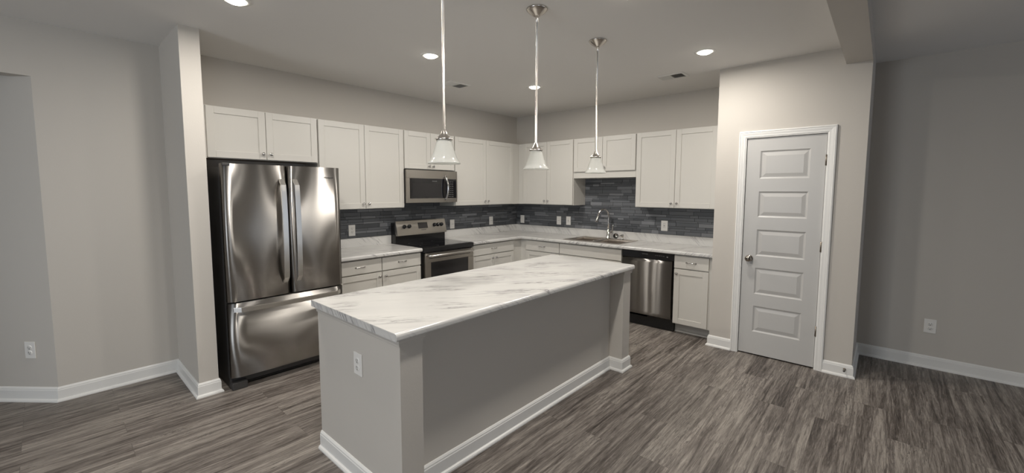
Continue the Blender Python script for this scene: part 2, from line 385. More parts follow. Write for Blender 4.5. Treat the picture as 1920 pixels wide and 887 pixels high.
# door casing and jamb
bm = nb()
CAS = [(0, 0), (0, .0150), (.010, .0185), (.014, .0150), (.022, .0150), (.040, .0110), (.050, .0110), (.055, .0075), (.062, .0060), (.062, 0)]   # (across from the outer edge, thickness)
def casing(bm, y_in0, y_in1, z_in, w=.062):
    # mitred three-sided frame around the opening on the face x = PX
    pts = [(y_in0, 0, 1, 0), (y_in0, z_in, 1, 1), (y_in1, z_in, -1, 1), (y_in1, 0, -1, 0)]
    secs = []
    for y, z, sy, sz in pts:
        secs.append([bm.verts.new((PX - t, y + sy*(w-a), z + sz*(w-a))) for a, t in CAS])
    fs = []; k = len(CAS)
    for a, b in zip(secs, secs[1:]):
        for j in range(k): fs.append(bm.faces.new((a[j], a[(j+1) % k], b[(j+1) % k], b[j])))
    fs += [bm.faces.new(secs[0]), bm.faces.new(secs[-1])]
    bmesh.ops.recalc_face_normals(bm, faces=fs)
casing(bm, DY0+.004, DY1-.004, DZ+.004)
bx(bm, PX-.001, PX+.11, DY0+.003, DY0+.014, 0, DZ+.014); bx(bm, PX-.001, PX+.11, DY1-.014, DY1-.003, 0, DZ+.014); bx(bm, PX-.001, PX+.11, DY1-.003, DY0+.003, DZ+.003, DZ+.014)
bx(bm, PX+.050, PX+.062, DY0-.01, DY0+.003, 0, DZ+.003)
o = struct('trim_1', bm, 'trim', 'white moulded casing around the pantry door')
# door: flat slab with five raised panels sunk in it
def panel_door(bm, x, y0, y1, z0, z1, th, panels):
    ys = [y0, -3.585, -3.963, y1]; ys = sorted(ys); zs = sorted([z0, z1] + [z for p in panels for z in p])
    grid = {}
    def V(a, b, d=0.0):
        k = (round(a, 5), round(b, 5), round(d, 5))
        if k not in grid: grid[k] = bm.verts.new((x + d, a, b))
        return grid[k]
    pz = [tuple(sorted(p)) for p in panels]; fs = []
    for i in range(len(ys)-1):
        for j in range(len(zs)-1):
            a0, a1, b0, b1 = ys[i], ys[i+1], zs[j], zs[j+1]
            if i == 1 and (b0, b1) in pz:
                steps = [(0, 0), (.012, .008), (.018, .008), (.047, .0015)]
                for (i0, d0), (i1, d1) in zip(steps, steps[1:]):
                    A = [(a0+i0, b0+i0), (a1-i0, b0+i0), (a1-i0, b1-i0), (a0+i0, b1-i0)]; B = [(a0+i1, b0+i1), (a1-i1, b0+i1), (a1-i1, b1-i1), (a0+i1, b1-i1)]
                    for q in range(4): r = (q+1) % 4; fs.append(bm.faces.new((V(*A[q], d0), V(*A[r], d0), V(*B[r], d1), V(*B[q], d1))))
                i1, d1 = steps[-1]
                fs.append(bm.faces.new((V(a0+i1, b0+i1, d1), V(a1-i1, b0+i1, d1), V(a1-i1, b1-i1, d1), V(a0+i1, b1-i1, d1))))
            else: fs.append(bm.faces.new((V(a0, b0), V(a1, b0), V(a1, b1), V(a0, b1))))
    bmesh.ops.recalc_face_normals(bm, faces=fs)
    if fs[0].normal.x > 0:
        for f in fs: f.normal_flip()
    bx(bm, x+.0095, x+th, y0, y1, z0, z1)
    for yy in (y0, y1): bx(bm, x, x+.0095, yy if yy == min(y0, y1) else yy-.0005, yy+.0005 if yy == min(y0, y1) else yy, z0, z1)
    for zz in (z0, z1): bx(bm, x, x+.0095, y0, y1, zz if zz == z0 else zz-.0005, zz+.0005 if zz == z0 else zz)
bm = nb()
panel_door(bm, PX+.010, DY1, DY0, .012, DZ, .035, [(1.671, 1.924), (1.316, 1.553), (.953, 1.200), (.591, .840), (.228, .476)])
door = struct('door_1', bm, 'door', 'white five panel pantry door')
bm = nb()
lathe(bm, [(.0, -.012), (.028, -.012), (.031, -.008), (.031, -.002), (.012, 0), (.011, 0)][::-1], (PX+.010-.002, -3.534, .925), 28, 'X')
lathe(bm, [(.011, 0), (.011, -.020), (.018, -.026), (.027, -.036), (.029, -.046), (.026, -.056), (.016, -.062), (.0, -.064)], (PX+.006, -3.534, .925), 28, 'X')
obj('door_knob', bm, 'knobmetal', door)
for z in (1.818, 1.081, .341):
    bm = nb(); lathe(bm, [(0, -.045), (.006, -.045), (.006, .045), (0, .045)], (PX-.005, DY1-.003, z), 12); bx(bm, PX-.001, PX+.009, DY1-.004, DY1+.003, z-.043, z+.043); obj('hinge', bm, 'bronze', door)

# ================================================================== KITCHEN
ZT, ZB = 2.252, 1.358
def shaker(bm, w, h, th=.019, fr=.057, rec=.007):
    """door front lying in local xz, front towards -y, centred in x, bottom at 0"""
    bx(bm, -w/2, -w/2+fr, -th, 0, 0, h, .0012, 1); bx(bm, w/2-fr, w/2, -th, 0, 0, h, .0012, 1)
    bx(bm, -w/2+fr, w/2-fr, -th, 0, 0, fr, .0012, 1); bx(bm, -w/2+fr, w/2-fr, -th, 0, h-fr, h, .0012, 1)
    bx(bm, -w/2+fr-.002, w/2-fr+.002, -th+rec, -.001, fr-.002, h-fr+.002)
def add_knob(parent, x, z):
    bm = nb(); lathe(bm, [(.0085, 0), (.0085, -.003), (.005, -.005), (.005, -.012), (.010, -.016), (.0135, -.020), (.0135, -.024), (.010, -.028), (0, -.0295)], (x, -.019, z), 20, 'Y')
    obj('knob', bm, 'chrome', parent)
def add_pull(parent, x, z, w=.096):
    bm = nb(); pts = []
    for i in range(13):
        t = i/12; pts.append((x - w/2 + w*t, -.019 - .028*math.sin(math.pi*t)**.45, z))
    pts = [(x-w/2, -.017, z)] + pts[1:-1] + [(x+w/2, -.017, z)]
    tube(bm, pts, .0048, 10)
    for s in (-1, 1): lathe(bm, [(.008, 0), (.008, -.003), (.005, -.004)], (x+s*w/2, -.019, z), 14, 'Y')
    obj('handle', bm, 'chrome', parent)
# a cabinet is built in a local frame: x along the wall (to the right), y = 0 at its front face, -y towards the room
def cab_root(name, label, wall, p, depth, group=None):
    # wall 'A': front faces -y, local x = world x ; wall 'B': front faces -x, local x = world -y
    if wall == 'A': return thing(name, label, 'cabinet', (p, -depth, 0), 0, group)
    return thing(name, label, 'cabinet', (-depth, p, 0), math.radians(-90), group)
def door(parent, x0, x1, z0, z1, knob=None, kz=None):
    g = .0022; bm = nb(); shaker(bm, x1-x0-2*g, z1-z0-2*g)
    d = obj('cabinet_door', bm, 'cab', parent, ((x0+x1)/2, -.002, z0+g))
    if knob:
        kx = (x1-x0)/2-.032 if knob == 'r' else -((x1-x0)/2-.032)
        add_knob(d, kx, kz)
    return d
def drawer(parent, x0, x1, z0, z1, pull=True):
    g = .0015; bm = nb(); w, h = x1-x0-2*g, z1-z0-2*g
    bx(bm, -w/2, w/2, -.019, 0, 0, h, .003, 2)
    d = obj('drawer', bm, 'cab', parent, ((x0+x1)/2, -.002, z0+g))
    if pull: add_pull(d, 0, h/2)
    return d
UD = .30
def upper(label, wall, a, b, z0, z1, seams, kz=.05, body_to=None, filler=None, doors_z0=None, body_from=None):
    """a, b = distances along the wall of the left and right side (world x or -y)"""
    L = b-a; r = cab_root('wall_cabinet', label, wall, a if wall == 'A' else -a, UD)
    bm = nb()
    bf = 0 if body_from is None else body_from-a; bt = L if body_to is None else body_to-a
    bx(bm, bf, bt, 0, UD-.0005, z0+.012, z1)
    obj('cabinet_box', bm, 'cab', r)
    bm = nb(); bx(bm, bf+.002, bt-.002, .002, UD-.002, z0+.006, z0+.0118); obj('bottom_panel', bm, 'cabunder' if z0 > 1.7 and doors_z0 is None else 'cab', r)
    bm = nb(); bx(bm, bf, bt, 0, .018, z0, z0+.012); bx(bm, bf, bf+.016, .018, UD-.002, z0, z0+.012); bx(bm, bt-.016, bt, .018, UD-.002, z0, z0+.012); obj('bottom_rail', bm, 'cab', r)
    dz = z0+.004 if doors_z0 is None else doors_z0
    for i, (x0, x1) in enumerate(zip(seams, seams[1:])):
        gap0 = .005 if i == 0 else 0; gap1 = .005 if i == len(seams)-2 else 0
        door(r, x0-a+gap0, x1-a-gap1, dz, z1-.002, 'r' if i % 2 == 0 else 'l', kz)
    return r
upper('white two door cabinet directly above the refrigerator', 'A', SX1+.002, -3.3285, 1.822, ZT, [-4.237, -3.788, -3.3285])
upper('tall white two door wall cabinet between the refrigerator and the microwave', 'A', -3.3275, -2.3485, ZB, ZT, [-3.3275, -2.8376, -2.3485])
upper('short white two door wall cabinet right above the microwave', 'A', -2.3475, -1.5865, 1.808, ZT, [-2.3475, -1.967, -1.5865], .035)
upper('tall white two door wall cabinet right of the microwave, reaching into the corner', 'A', -1.5855, -.0005, ZB, ZT, [-1.5855, -1.0157, -.4497])
upper('tall white two door wall cabinet between the corner and the sink cabinet', 'B', .3025, 1.2905, ZB, ZT, [.3976, .8443, 1.2905], body_from=.3025)
upper('short white two door wall cabinet with a valance above the sink', 'B', 1.2915, 2.1855, 1.7254, ZT, [1.2915, 1.7296, 2.1855], .05, doors_z0=1.808)
upper('tall white two door wall cabinet beside the pantry wall', 'B', 2.1865, 3.2095, ZB, ZT, [2.1865, 2.6631, 3.1131])
BD = .6035; ZK = .112; ZC0 = .878; ZC = .916
def lower(label, wall, a, b, fronts, body_from=None, body_to=None, toe=True):
    r = cab_root('base_cabinet', label, wall, a if wall == 'A' else -a, BD); L = b-a
    bf = 0 if body_from is None else body_from-a; bt = L if body_to is None else body_to-a
    bm = nb()
    if 'sink base' in label:     # hollow, open towards the bowls
        bx(bm, bf, bt, 0, .018, ZK, ZC0-.001); bx(bm, bf, bf+.018, .018, BD-.0005, ZK, ZC0-.001); bx(bm, bt-.018, bt, .018, BD-.0005, ZK, ZC0-.001); bx(bm, bf+.018, bt-.018, .018, BD-.0005, ZK, ZK+.018)
    else: bx(bm, bf, bt, 0, BD-.0005, ZK, ZC0-.001)
    obj('cabinet_box', bm, 'cab', r)
    bm = nb(); bx(bm, bf, bt, .075, BD-.01, 0, ZK-.0005); bx(bm, bf, bt, .063, .0745, .001, .02, .004, 1); obj('toe_kick', bm, 'toe', r)
    for kind, x0, x1, z0, z1, k in fronts:
        if kind == 'door': door(r, x0-a, x1-a, z0, z1, k, (z1-z0)-.05 if k else None)
        elif kind == 'drawer': drawer(r, x0-a, x1-a, z0, z1)
        else: drawer(r, x0-a, x1-a, z0, z1, False)
    return r
DR0, DR1, DD0, DD1 = .727, .866, .118, .719
FR = -3.3275
lower('white base cabinet with two drawers between the refrigerator and the range', 'A', FR, -2.3555,
      [('drawer', FR, -2.848, DR0, DR1, 0), ('drawer', -2.842, -2.3575, DR0, DR1, 0), ('door', FR, -2.848, DD0, DD1, 'r'), ('door', -2.842, -2.3575, DD0, DD1, 'l')])
lower('white base cabinet with one drawer over two doors, right of the range at the corner', 'A', -1.5815, -.0005,
      [('drawer', -1.578, -.773, DR0, DR1, 0), ('door', -1.578, -1.1755, DD0, DD1, 'r'), ('door', -1.1755, -.773, DD0, DD1, 'l')])
lower('narrow white base cabinet with a drawer between the corner and the sink base', 'B', .6045, 1.2885,
      [('drawer', .717, 1.2865, DR0, DR1, 0), ('door', .717, 1.2865, DD0, DD1, 'r')])
lower('wide white sink base cabinet with a plain false front', 'B', 1.2895, 2.1835,
      [('false', 1.2915, 2.1795, DR0, DR1, 0), ('door', 1.2915, 1.7355, DD0, DD1, 'r'), ('door', 1.7355, 2.1795, DD0, DD1, 'l')])
lower('narrow white base cabinet with drawer and door between dishwasher and pantry wall', 'B', 2.7965, 3.2095,
      [('drawer', 2.7985, 3.1537, DR0, DR1, 0), ('door', 2.7985, 3.1537, DD0, DD1, 'l')])

# ---- worktops
def bull(front, back=-.04, z0=ZC0, z1=ZC, r=.014):
    pts = [(back, z0)]
    for i in range(7):
        t = math.pi/2*i/6; rr = .010; pts.append((front - rr + rr*math.sin(t), z0 + rr - rr*math.cos(t)))
    for i in range(9):
        t = math.pi/2*i/8; pts.append((front - r + r*math.cos(t), z1 - r + r*math.sin(t)))
    pts.append((back, z1)); return pts
CD = .659
def lip(bm, path): sweep(bm, path, [(0, ZC+.0005), (.019, ZC+.0005), (.019, 1.014), (.016, 1.018), (0, 1.018)])
wt = thing('worktop', 'short marble patterned worktop between the refrigerator and the range', 'worktop', (0, 0, 0))
bm = nb(); sweep(bm, [(-3.350, -CD+.04), (-2.3585, -CD+.04)], bull(.04, 0), smooth=False); bx(bm, -3.350, -2.3585, -CD+.04, -.0005, ZC0, ZC); obj('slab', bm, 'marble_top', wt)
bm = nb(); lip(bm, [(-3.350, -.0008), (-2.3475, -.0008)]); obj('splash_lip', bm, 'marble_top', wt)
wt = thing('worktop', 'long L shaped marble patterned worktop running through the corner past the sink', 'worktop', (0, 0, 0))
SKX0, SKX1, SKY0, SKY1 = -.545, -.085, -2.09, -1.35    # cut-out
bm = nb(); sweep(bm, [(-1.5805, -CD+.04), (-CD+.04, -CD+.04), (-CD+.04, PY0+.0008)], bull(.04, 0))
bx(bm, -1.5805, -CD+.04, -CD+.04, -.0005, ZC0, ZC); bx(bm, -CD+.04, -.0005, SKY1, -.0005, ZC0, ZC)
bx(bm, -CD+.04, -.0005, PY0+.0008, SKY0, ZC0, ZC); bx(bm, -CD+.04, SKX0, SKY0, SKY1, ZC0, ZC); bx(bm, SKX1, -.0005, SKY0, SKY1, ZC0, ZC)
obj('slab', bm, 'marble_top', wt)
bm = nb(); lip(bm, [(-1.5780, -.0008), (-.020, -.0008)]); obj('splash_lip', bm, 'marble_top', wt)
bm = nb(); lip(bm, [(-.0008, -.0010), (-.0008, PY0+.0008)]); obj('splash_lip', bm, 'marble_side', wt)

# ---- tiled backsplash: random length glass strips in three row heights
def tiles(name, label, a0, a1, z0, z1, place, holes=()):
    bm = nb(); place(bm, a0, a1, z0, z1, .004, 0)
    z = z0; rows = [.047, .030, .030, .047, .022, .038, .030]; k = 0
    while z < z1-.004:
        h = min(rows[k % len(rows)], z1-z); k += 1
        x = a0 - random.uniform(0, .2)
        while x < a1:
            w = random.choice([.10, .15, .20, .28]) * random.uniform(.9, 1.1)
            x0, x1 = max(x, a0), min(x+w, a1); x += w
            if x1-x0 < .012: continue
            place(bm, x0+.0016, x1-.0016, z+.0016, z+h-.0016, random.choice([.0075, .0085, .0095]), random.choice([1, 1, 2, 2, 3, 3, 4, 5]))
        z += h
    return tag(obj(name, bm, ['grout'] + ['tile%d' % i for i in range(5)]), label, 'backsplash')
def pa(bm, x0, x1, z0, z1, d, mi): bx(bm, x0, x1, -d, -.0004, z0, z1, .0, 1, mi)
def pb(bm, x0, x1, z0, z1, d, mi): bx(bm, -d, -.0004, -x1, -x0, z0, z1, .0, 1, mi)
tile_a = tiles('tile_backsplash', 'grey glass strip tile backsplash on the back wall behind the range', -3.30, -.0105, 1.0185, ZB-.002, pa)
tile_b = tiles('tile_backsplash', 'grey glass strip tile backsplash behind the sink, rising under the valance', .0012, 3.2085, 1.0185, ZB-.002, pb)
def patch(target, a0, a1, z, z1, place):
    """more rows of the same tile above the normal height, joined to the same backsplash"""
    bm = nb(); place(bm, a0, a1, z, z1, .004, 0); rows = [.047, .030, .022, .038, .030, .047]; k = 0
    while z < z1-.004:
        h = min(rows[k % 6], z1-z); k += 1; x = a0 - random.uniform(0, .2)
        while x < a1:
            w = random.choice([.10, .15, .20, .28]) * random.uniform(.9, 1.1); x0, x1 = max(x, a0), min(x+w, a1); x += w
            if x1-x0 > .012: place(bm, x0+.0016, x1-.0016, z+.0016, z+h-.0016, random.choice([.0075, .0085, .0095]), random.choice([1, 1, 2, 2, 3, 3, 4, 5]))
        z += h
    me = target.data; bm2 = nb(); bm2.from_mesh(me); tmp = bpy.data.meshes.new('t'); bm.to_mesh(tmp); bm2.from_mesh(tmp); bm2.to_mesh(me); bm.free(); bm2.free(); bpy.data.meshes.remove(tmp)
patch(tile_b, 1.2925, 2.1845, ZB-.0015, 1.7235, pb)
patch(tile_a, -2.3465, -1.5875, ZB-.0015, 1.4105, pa)

# ---- sink
sk = thing('kitchen_sink', 'double bowl stainless steel drop-in sink set in the worktop', 'sink', (-.315, -1.72, ZC))
def sink_mesh():
    bm = nb(); X0, X1, Y0, Y1 = -.260, .258, -.400, .400; z = .006
    bowls = [(-.215, .165, -.365, -.018), (-.215, .165, .018, .365)]
    xs = [X0, -.215, .165, X1]; ys = [Y0, -.365, -.018, .018, .365, Y1]
    V = {}
    def v(x, y, zz=z):
        k = (x, y, zz)
        if k not in V: V[k] = bm.verts.new(k)
        return V[k]
    for i in range(3):
        for j in range(5):
            if i == 1 and j in (1, 3): continue
            bm.faces.new((v(xs[i], ys[j]), v(xs[i+1], ys[j]), v(xs[i+1], ys[j+1]), v(xs[i], ys[j+1])))
    # outer lip down to the worktop
    o = [(X0, Y0), (X1, Y0), (X1, Y1), (X0, Y1)]
    for (a, b) in zip(o, o[1:]+o[:1]):
        pts = [a] + ([(p, a[1]) for p in (xs[1:3] if a[0] < b[0] else xs[1:3][::-1])] if a[1] == b[1] else [(a[0], p) for p in (ys[1:5] if a[1] < b[1] else ys[1:5][::-1])]) + [b]
        for p, q in zip(pts, pts[1:]): bm.faces.new((v(*p), v(*q), v(*q, .0005), v(*p, .0005)))
    for (a0, a1, b0, b1) in bowls:
        rings = []
        for ins, dz in ((0, z), (.006, .001), (.012, -.012), (.020, -.150), (.045, -.175)):
            rings.append([v(round(x, 5), round(y, 5), dz) for x, y in ((a0+ins, b0+ins), (a1-ins, b0+ins), (a1-ins, b1-ins), (a0+ins, b1-ins))])
        for A, B in zip(rings, rings[1:]):
            for q in range(4): r = (q+1) % 4; bm.faces.new((A[q], A[r], B[r], B[q]))
        bm.faces.new(rings[-1])
    bmesh.ops.recalc_face_normals(bm, faces=bm.faces)
    for f in bm.faces:
        if abs(f.normal.z) > .9 and f.calc_center_median().z > .005 and f.normal.z < 0:
            bmesh.ops.reverse_faces(bm, faces=bm.faces); break
    return bm
obj('basin', sink_mesh(), 'sink', sk)
for y in (-.19, .19):
    bm = nb(); lathe(bm, [(0, 0), (.018, 0), (.036, .002), (.040, .0055), (.042, .0015), (.042, 0)], (-.02, y, -.175), 24); obj('drain', bm, 'chrome', sk)
fz = ZC+.0065
fa = thing('kitchen_faucet', 'tall chrome pull-down gooseneck faucet behind the sink', 'faucet', (-.105, -1.72, fz))
bm = nb(); lathe(bm, [(0, 0), (.030, 0), (.030, .006), (.022, .010), (.0215, .115), (.018, .120), (.014, .125), (0, .126)], (0, 0, 0), 28); obj('faucet_body', bm, 'chrome', fa)
bm = nb(); pts = [(0, 0, .12), (0, 0, .20), (0, 0, .28)]
cx_, R_ = -.078, .078
dirv = Vector((-0.90, 0.44, 0)).normalized()
for i in range(1, 15):
    t = math.pi*.92*i/14; q = dirv*(R_*(1-math.cos(t))); pts.append((q.x, q.y, .312 + R_*math.sin(t)))
tube(bm, pts, .0125, 16); obj('spout', bm, 'chrome', fa)
e = Vector(pts[-1]); d = (e - Vector(pts[-2])).normalized()
bm = nb(); tube(bm, [e, e+d*.01, e+d*.05, e+d*.09, e+d*.115], [.0115, .0145, .0145, .0175, .0165], 18); obj('spray_head', bm, 'chrome', fa)
bm = nb(); tube(bm, [(0, -.018, .085), (0, -.045, .085)], .014, 16); tube(bm, [(0, -.045, .085), (-.002, -.058, .10), (-.004, -.066, .16), (-.005, -.070, .185)], [.011, .008, .006, .005], 12); obj('lever', bm, 'chrome', fa)
st = thing('sink_strainer', 'round dark rimmed basket strainer leaning beside the faucet', 'strainer', (-.115, -1.83, fz))
bm = nb(); lathe(bm, [(0, .0), (.020, 0), (.028, .022), (.034, .028), (.030, .028), (.022, .012), (0, .006)], (0, 0, 0), 24); o = obj('basket', bm, 'chrome', st, (0, 0, .034)); o.rotation_euler = (math.radians(75), 0, math.radians(-50))
bm = nb(); tube(bm, [(.032*math.cos(2*math.pi*i/24), .032*math.sin(2*math.pi*i/24), .029) for i in range(25)], .004, 8); o = obj('rim', bm, 'black', st, (0, 0, .034)); o.rotation_euler = (math.radians(75), 0, math.radians(-50))
sd = thing('soap_dispenser', 'small chrome soap dispenser right of the faucet', 'dispenser', (-.105, -1.925, fz))
bm = nb(); lathe(bm, [(0, 0), (.020, 0), (.020, .004), (.010, .008), (.009, .030), (.0165, .034), (.0175, .058), (.014, .064), (0, .065)], (0, 0, 0), 22); obj('dispenser_body', bm, 'chrome', sd)
bm = nb(); tube(bm, [(0, 0, .050), (-.030, .012, .052), (-.050, .020, .046)], [.006, .0055, .005], 10); obj('nozzle', bm, 'chrome', sd)

# ---- refrigerator
FX0, FX1, FY, FZ = -4.258, -3.352, -.80, 1.757
fr = thing('refrigerator', 'stainless steel french door refrigerator with a bottom freezer drawer', 'refrigerator', ((FX0+FX1)/2, -.42, 0))
hw = (FX1-FX0)/2; y0 = FY+.42
bm = nb(); bx(bm, -hw+.004, hw-.004, y0+.075, .38, .035, 1.735, .004, 2); obj('case', bm, 'darkgrey', fr)
def fdoor(name, x0, x1, z0, z1, bow):
    bm = nb(); n = 15; prof = []
    for i in range(n+1):
        t = i/n; x = x0+(x1-x0)*t; e_ = min(t, 1-t)*(x1-x0)
        y = y0 + (bow*(1-math.sin(math.pi*t))) + (.020*(1-min(1, e_/.024))**2.2)
        prof.append((x, y))
    pts = prof + [(x1, y0+.066), (x0, y0+.066)]
    A = [bm.verts.new((p[0], p[1], z0)) for p in pts]; B = [bm.verts.new((p[0], p[1], z1)) for p in pts]; m_ = len(pts); fs = []
    for i in range(m_):
        f = bm.faces.new((A[i], A[(i+1) % m_], B[(i+1) % m_], B[i])); f.smooth = i < n; fs.append(f)
    fs += [bm.faces.new(A), bm.faces.new(B)]; bmesh.ops.recalc_face_normals(bm, faces=fs)
    return obj(name, bm, 'steel', fr)
SE = -3.796 - (FX0+FX1)/2
dl = fdoor('fridge_door', -hw, SE-.003, .700, FZ, .006); dr = fdoor('fridge_door', SE+.003, hw, .700, FZ, .006)
dd = fdoor('freezer_drawer', -hw, hw, .100, .688, .008)
def vhandle(parent, x, z0, z1, w=.040):
    bm = nb(); n = 18
    A = []
    for i in range(n+1):
        t = i/n; z = z0+(z1-z0)*t; out = y0 - .020 - .040*math.sin(math.pi*min(max(t, 0), 1))**.25
        if i in (0, n): out = y0 - .002
        A.append([bm.verts.new((x+sx*w/2, out + (0 if f == 0 else .014), z)) for sx, f in ((-1, 0), (1, 0), (1, 1), (-1, 1))])
    fs = []
    for a, b in zip(A, A[1:]):
        for q in range(4): fs.append(bm.faces.new((a[q], a[(q+1) % 4], b[(q+1) % 4], b[q])))
    fs += [bm.faces.new(A[0]), bm.faces.new(A[-1])]; bmesh.ops.recalc_face_normals(bm, faces=fs)
    bmesh.ops.bevel(bm, geom=[e for e in bm.edges if abs((e.verts[0].co-e.verts[1].co).z) > .02], offset=.004, segments=2, affect='EDGES')
    obj('handle', bm, 'handle', parent)
vhandle(dl, SE-.052, .795, 1.648); vhandle(dr, SE+.052, .795, 1.648)
bm = nb(); n = 20; A = []
for i in range(n+1):
    t = i/n; x = -hw+.03+(2*hw-.06)*t; out = y0 - .016 - .042*math.sin(math.pi*t)**.35
    if i in (0, n): out = y0
    A.append([bm.verts.new((x, out + (0 if f == 0 else .014), .640+s*.019)) for s, f in ((-1, 0), (1, 0), (1, 1), (-1, 1))])
fs = []
for a, b in zip(A, A[1:]):
    for q in range(4): fs.append(bm.faces.new((a[q], a[(q+1) % 4], b[(q+1) % 4], b[q])))
fs += [bm.faces.new(A[0]), bm.faces.new(A[-1])]; bmesh.ops.recalc_face_normals(bm, faces=fs)
bmesh.ops.bevel(bm, geom=[e for e in bm.edges if abs((e.verts[0].co-e.verts[1].co).x) > .015], offset=.004, segments=2, affect='EDGES')
obj('handle', bm, 'handle', dd)
bm = nb(); bx(bm, -hw+.006, -hw+.055, y0+.002, y0+.066, 1.739, 1.762, .006, 2); bx(bm, -hw+.02, -hw+.15, y0+.05, y0+.16, 1.7355, 1.752, .004, 2); obj('hinge_cover', bm, 'darkgrey', fr)
bm = nb(); bx(bm, hw-.15, hw-.02, y0+.07, y0+.16, 1.7355, 1.752, .004, 2); obj('hinge_cover', bm, 'darkgrey', fr)
bm = nb(); bx(bm, -hw+.10, hw-.10, y0+.09, y0+.11, .012, .092, .002, 1)
for i in range(5): bx(bm, -hw+.12, hw-.12, y0+.086, y0+.09, .020+i*.014, .027+i*.014)
obj('toe_grille', bm, 'black', fr)
for s in (-1, 1):
    bm = nb(); bx(bm, s*hw*.995-(.105 if s > 0 else 0), s*hw*.995+(.105 if s < 0 else 0), y0+.020, y0+.12, 0, .060, .008, 2); bx(bm, s*(hw-.006)-(.05 if s > 0 else 0), s*(hw-.006)+(.05 if s < 0 else 0), y0+.09, .37, 0, .034); obj('foot', bm, 'darkgrey', fr)
text('brand_lettering', 'Whirlpool', .021, 'print', dr, (hw-.110, y0+.0005, 1.668), (math.radians(90), 0, 0))

# ---- microwave
MX0, MX1, MZ0, MZ1 = -2.3445, -1.5895, 1.412, 1.798
mw = thing('microwave', 'stainless over the range microwave with a black glass door', 'microwave', ((MX0+MX1)/2, -.368, MZ0)); hw = (MX1-MX0)/2; mh = MZ1-MZ0
bm = nb(); bx(bm, -hw, hw, .036, .3575, 0, mh); obj('case', bm, 'darkgrey', mw)
SP = -hw+.585
bm = nb()     # door: steel frame around black glass
bx(bm, -hw, SP-.001, 0, .035, mh-.098, mh, .002, 1); bx(bm, -hw, SP-.001, 0, .035, 0, .052, .002, 1); bx(bm, -hw, -hw+.035, 0, .035, .052, mh-.098, .0, 1)
d = obj('microwave_door', bm, 'steelflat', mw)
bm = nb(); bx(bm, -hw+.035, SP-.001, .003, .034, .052, mh-.098); obj('door_glass', bm, 'blackglass', d)
bm = nb(); bx(bm, -hw+.075, SP-.085, .0015, .003, .075, mh-.155); obj('mesh_window', bm, 'screen', d)
bm = nb(); pts = []
for i in range(17):
    t = i/16; pts.append((SP-.030 + .010*math.sin(math.pi*t), .0 - .052*math.sin(math.pi*t)**.7, .022+(mh-.075)*t))
tube(bm, pts, [.004]+[.012]*15+[.004], 14); obj('handle', bm, 'chrome', d)
bm = nb(); bx(bm, SP+.001, hw, 0, .035, mh-.098, mh, .002, 1); bx(bm, SP+.001, hw, 0, .035, 0, .052, .002, 1); bx(bm, hw-.014, hw, 0, .035, .052, mh-.098); cp = obj('control_panel', bm, 'steelflat', mw)
bm = nb(); bx(bm, SP+.001, hw-.014, .003, .034, .052, mh-.098); obj('panel_glass', bm, 'blackglass', cp)
for c in range(3):
    for q in range(8):
        bm = nb(); bx(bm, SP+.030+c*.030, SP+.044+c*.030, .0018, .003, .068+q*.026, .074+q*.026); obj('button', bm, 'printlight', cp)
bm = nb(); bx(bm, -hw+.02, hw-.02, .05, .35, -.004, -.0002); obj('underside_grille', bm, 'darkgrey', mw)
text('brand_lettering', 'FRIGIDAIRE', .0145, 'printlight', d, (0.02, .0022, mh-.128), (math.radians(90), 0, 0))

# ---- range
RX0, RX1 = -2.3430, -1.5830
rg = thing('electric_range', 'black and stainless freestanding electric range with a glass cooktop', 'range', ((RX0+RX1)/2, -.35, 0)); hw = (RX1-RX0)/2; yf = -.66+.35
bm = nb(); bx(bm, -hw, hw, yf+.045, .338, .07, .860); bx(bm, -hw+.03, hw-.03, yf+.09, .33, .0, .07); obj('body', bm, 'black', rg)
bm = nb(); bx(bm, -hw, hw, yf-.006, .338, .8605, .914, .006, 2); obj('cooktop_frame', bm, 'black', rg)
bm = nb(); bx(bm, -hw+.012, hw-.012, yf+.020, .255, .9142, .9165, .001, 1); ct = obj('cooktop_glass', bm, 'blackglass', rg)
for (x, y, r) in ((-.19, -.14, .105), (.19, -.14, .08), (-.19, .13, .08), (.19, .13, .105)):
    bm = nb(); lathe(bm, [(r, 0), (r+.002, .0004), (r+.004, 0)], (x, y-.02, .9166), 48); obj('burner_ring', bm, 'darkgrey', ct)
bm = nb(); bx(bm, -hw, hw, .262, .338, .9145, 1.165); bx(bm, -hw, hw, .245, .262, .9145, 1.03, .003, 1); obj('backguard', bm, 'black', rg)
# sloped steel control panel
bm = nb()
prof = [(.205, 1.030), (.202, 1.012), (.2610, 1.006), (.2610, 1.186), (.250, 1.188), (.246, 1.185)]
A = [bm.verts.new((-hw+.004, p[0], p[1])) for p in prof]; B = [bm.verts.new((hw-.004, p[0], p[1])) for p in prof]; fs = [bm.faces.new(A), bm.faces.new(B)]
for i in range(len(prof)): j = (i+1) % len(prof); fs.append(bm.faces.new((A[i], A[j], B[j], B[i])))
bmesh.ops.recalc_face_normals(bm, faces=fs); cp = obj('control_panel', bm, 'steelflat', rg)
sl = math.atan2(.246-.205, 1.185-1.030); mid = Vector((0, (.246+.205)/2, (1.185+1.030)/2))
def onpanel(x, s, out=0.0):  # s along the slope from its middle
    return (x, mid.y + s*math.sin(sl) - out*math.cos(sl), mid.z + s*math.cos(sl) + out*math.sin(sl))
for x in (-.268, -.198, .190, .246, .302):
    bm = nb(); lathe(bm, [(.024, 0), (.023, -.012), (.019, -.026), (0, -.026)], (0, 0, 0), 24, 'Y'); bx(bm, -.0045, .0045, -.034, -.02, -.019, .019, .001, 1)
    k = obj('control_knob', bm, 'black', cp, onpanel(x, .008, .0005)); k.rotation_euler = (-sl, 0, 0)
